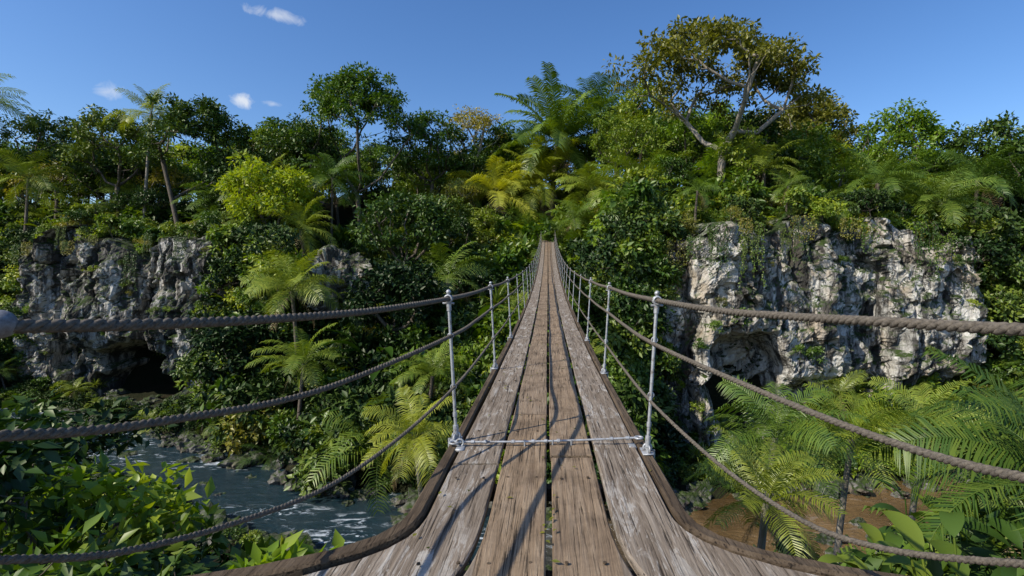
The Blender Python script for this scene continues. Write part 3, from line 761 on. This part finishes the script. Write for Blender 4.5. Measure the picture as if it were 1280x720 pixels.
def post(mb,sx,y,xb,xt):
    z0=float(deckz(y)); b=np.array([sx*xb,y,z0+.02]); t=np.array([sx*xt,y,z0+1.275]); xr=sx*xt
    near=y<12
    tube(mb,[b,t+(t-b)*.03],[.014,.014],10 if near else 5,0,True)
    if near:
        d=t-b
        tube(mb,[b+d*.03,b+d*.10],[.024,.024],8,0,True); tube(mb,[b+d*.90,b+d*.945],[.022,.022],6,0,True)
        tube(mb,[b+d*.16,b+d*.19],[.020,.020],6,0,True)
        torus(mb,(xr,y-.02,z0+1.255),.031,.008); torus(mb,(xr,y+.02,z0+1.255),.031,.008)
        tube(mb,[(xr-.05,y,z0+1.215),(xr+.05,y,z0+1.215)],[.010,.010],6,0,True)
        sph(mb,(xr,y,z0+1.315),.022)
        for h in (.93,.48):
            q=b+d*(h-.02)/1.255; torus(mb,(q[0],y,z0+h),.024,.005)
        box(mb,(sx*.81,y,z0+.018),(.09,.17,.012),0,.003)
        torus(mb,(sx*xb,y,z0+.05),.032,.010,'y'); torus(mb,(sx*xb+sx*.008,y-.045,z0+.045),.026,.008,'x')
        for dy in (-.06,.06): tube(mb,[(sx*.81,y+dy,z0+.02),(sx*.81,y+dy,z0+.05)],[.013,.013],6,0,True)
        tube(mb,[(sx*.865,y,z0+.03),(sx*.865,y,z0-.16)],[.014,.014],6,0,True)
mb=MB()
for y in yl: post(mb,-1,y,.805,.875)
for y in yrr: post(mb,1,y,.815,.895)
mb.obj('railing_posts',[STEEL],bridge)
mb=MB()
A=np.array([-.80,4.38,-1.385]); B=np.array([.76,4.40,-1.355])
t=np.linspace(0,1,20)[:,None]; Pp=A+(B-A)*t; Pp[:,2]-=.012*np.sin(np.pi*t[:,0]); tube(mb,Pp,.0095,8,0,True)
for q in (.03,.10,.17,.32,.43,.50,.57,.86,.95):
    c=A+(B-A)*q; c=c-[0,0,.012*math.sin(math.pi*q)]; tube(mb,[c-[.014,0,0],c+[.014,0,0]],[.018,.018],6,0,True)
torus(mb,tuple(A+[.0,-.02,.0]),.038,.010,'z'); torus(mb,tuple(A+[.05,-.02,.0]),.03,.009,'y'); torus(mb,tuple(B+[.02,0,0]),.032,.010,'z')
box(mb,(-.74,4.33,-1.425),(.07,.12,.03),0,.006); box(mb,(.72,4.38,-1.425),(.06,.10,.03),0,.006)
for xx in (-.2,.04,.2): tube(mb,[(xx,4.385,-1.45),(xx,4.385,-1.37)],[.008,.008],6,0,True)
mb.obj('cross_tie_rod',[STEEL],bridge)
mb=MB(); y=.4
while y<24:
    for xx in (-.66,-.46,-.29,-.09,.09,.29,.46,.66):
        c=(xx+RNG.normal()*.006,y+RNG.normal()*.006,float(deckz(y))-.002); tube(mb,[c,(c[0],c[1],c[2]+.008)],[.011,.010],8,0,True)
    y+=1.1
mb.obj('deck_bolts',[BEAM],bridge)
mb=MB()
for xx in (-1.80,1.68):
    tube(mb,[(xx,.95,-3.2),(xx,.95,-1),(xx,.95,.22)],[.11,.105,.10],12,0,True)
for sx in (-1,1):
    tube(mb,[(sx*.98,80,6.2),(sx*.96,80,11.2)],[.17,.14],8,0,True)
box(mb,(0,80,10.9),(2.5,.2,.22),0,.02)
mb.obj('anchor_posts',[BEAM],bridge)
mb=MB(); sph(mb,(-1.583,1.475,-.128),.042,n=16)
mb.obj('rope_end_knob',[IRON],bridge)
mb=MB(); n=90; P=np.stack([RNG.uniform(-.8,.8,n),RNG.uniform(2.3,14,n)**1.0,np.zeros(n)],-1); P[:12,0]=RNG.normal(size=12)*.02; P[:12,1]=RNG.uniform(2.6,3.4,12); P[:,2]=deckz(P[:,1])+.010
a=RNG.uniform(0,6.28,n); leaves(mb,P,np.stack([np.cos(a),np.sin(a),.1+0*a],-1),RNG.normal(size=(n,3))*.25+[0,0,1],RNG.uniform(.02,.055,n),.022,0); 
lm=mb.obj('fallen_leaves',[L_OLIVE],None)

# ---------------------------------------------------------------- light, sky
Sv=Vector((-.64,-.40,.65)).normalized()
sun=bpy.data.lights.new('sun','SUN'); sun.energy=5.0; sun.angle=math.radians(.5); sun.color=(1,.94,.82)
so=bpy.data.objects.new('sun',sun); COL.objects.link(so); so.rotation_euler=Sv.to_track_quat('Z','Y').to_euler()
w=bpy.data.worlds.new('sky'); scene.world=w; w.use_nodes=True; nt=w.node_tree; nt.nodes.clear()
w.cycles.sampling_method='NONE'
sk=N(nt,'ShaderNodeTexSky',sky_type='NISHITA'); sk.sun_disc=False; sk.sun_elevation=math.asin(Sv.z); sk.sun_rotation=math.atan2(Sv.x,Sv.y)
sk.air_density=1.0; sk.dust_density=.6; sk.ozone_density=3.0; sk.altitude=0
tc=N(nt,'ShaderNodeTexCoord'); D=tc.outputs['Generated']
hs=N(nt,'ShaderNodeHueSaturation'); hs.inputs['Hue'].default_value=.507; hs.inputs['Saturation'].default_value=1.22; hs.inputs['Value'].default_value=1.9; nt.links.new(sk.outputs[0],hs.inputs['Color'])
col=hs.outputs[0]; nz=noise_(nt,D,34,5,.66,.6)
for (cx,cz,sx,sz,st) in [(-.527,.516,.060,.014,.55),(-.855,.367,.026,.018,.4),(-.598,.352,.024,.018,.8),(-.54,.344,.018,.006,.35)]:
    c=Vector((cx,1,cz)); l=c.length; c/=l
    s1=N(nt,'ShaderNodeVectorMath',operation='SUBTRACT'); nt.links.new(D,s1.inputs[0]); s1.inputs[1].default_value=c
    s2=N(nt,'ShaderNodeVectorMath',operation='MULTIPLY'); nt.links.new(s1.outputs[0],s2.inputs[0]); s2.inputs[1].default_value=(l/sx,l/(sx*1.3),l/sz)
    s3=N(nt,'ShaderNodeVectorMath',operation='LENGTH'); nt.links.new(s2.outputs[0],s3.inputs[0])
    f=math_(nt,'SUBTRACT',1.0,s3.outputs['Value']); f=math_(nt,'MULTIPLY_ADD',math_(nt,'SUBTRACT',nz,.55),2.2,f)
    f=math_(nt,'MULTIPLY',math_(nt,'MULTIPLY',f,1.2,None,True),st,None,True)
    col=mixc(nt,f,col,(9.5,9.9,10.4))
bg=N(nt,'ShaderNodeBackground'); bg.inputs[1].default_value=.09; nt.links.new(col,bg.inputs[0]); o=N(nt,'ShaderNodeOutputWorld'); nt.links.new(bg.outputs[0],o.inputs[0])

cam=bpy.data.cameras.new('camera'); cam.lens=18; cam.sensor_width=36; cam.shift_x=-45/1280; cam.shift_y=-10/1280; cam.clip_start=.05; cam.clip_end=5000
co=bpy.data.objects.new('camera',cam); COL.objects.link(co); co.location=(0,0,0); co.rotation_euler=(math.radians(90),0,0); scene.camera=co
scene.view_settings.view_transform='Standard'; scene.view_settings.look='None'; scene.view_settings.exposure=0
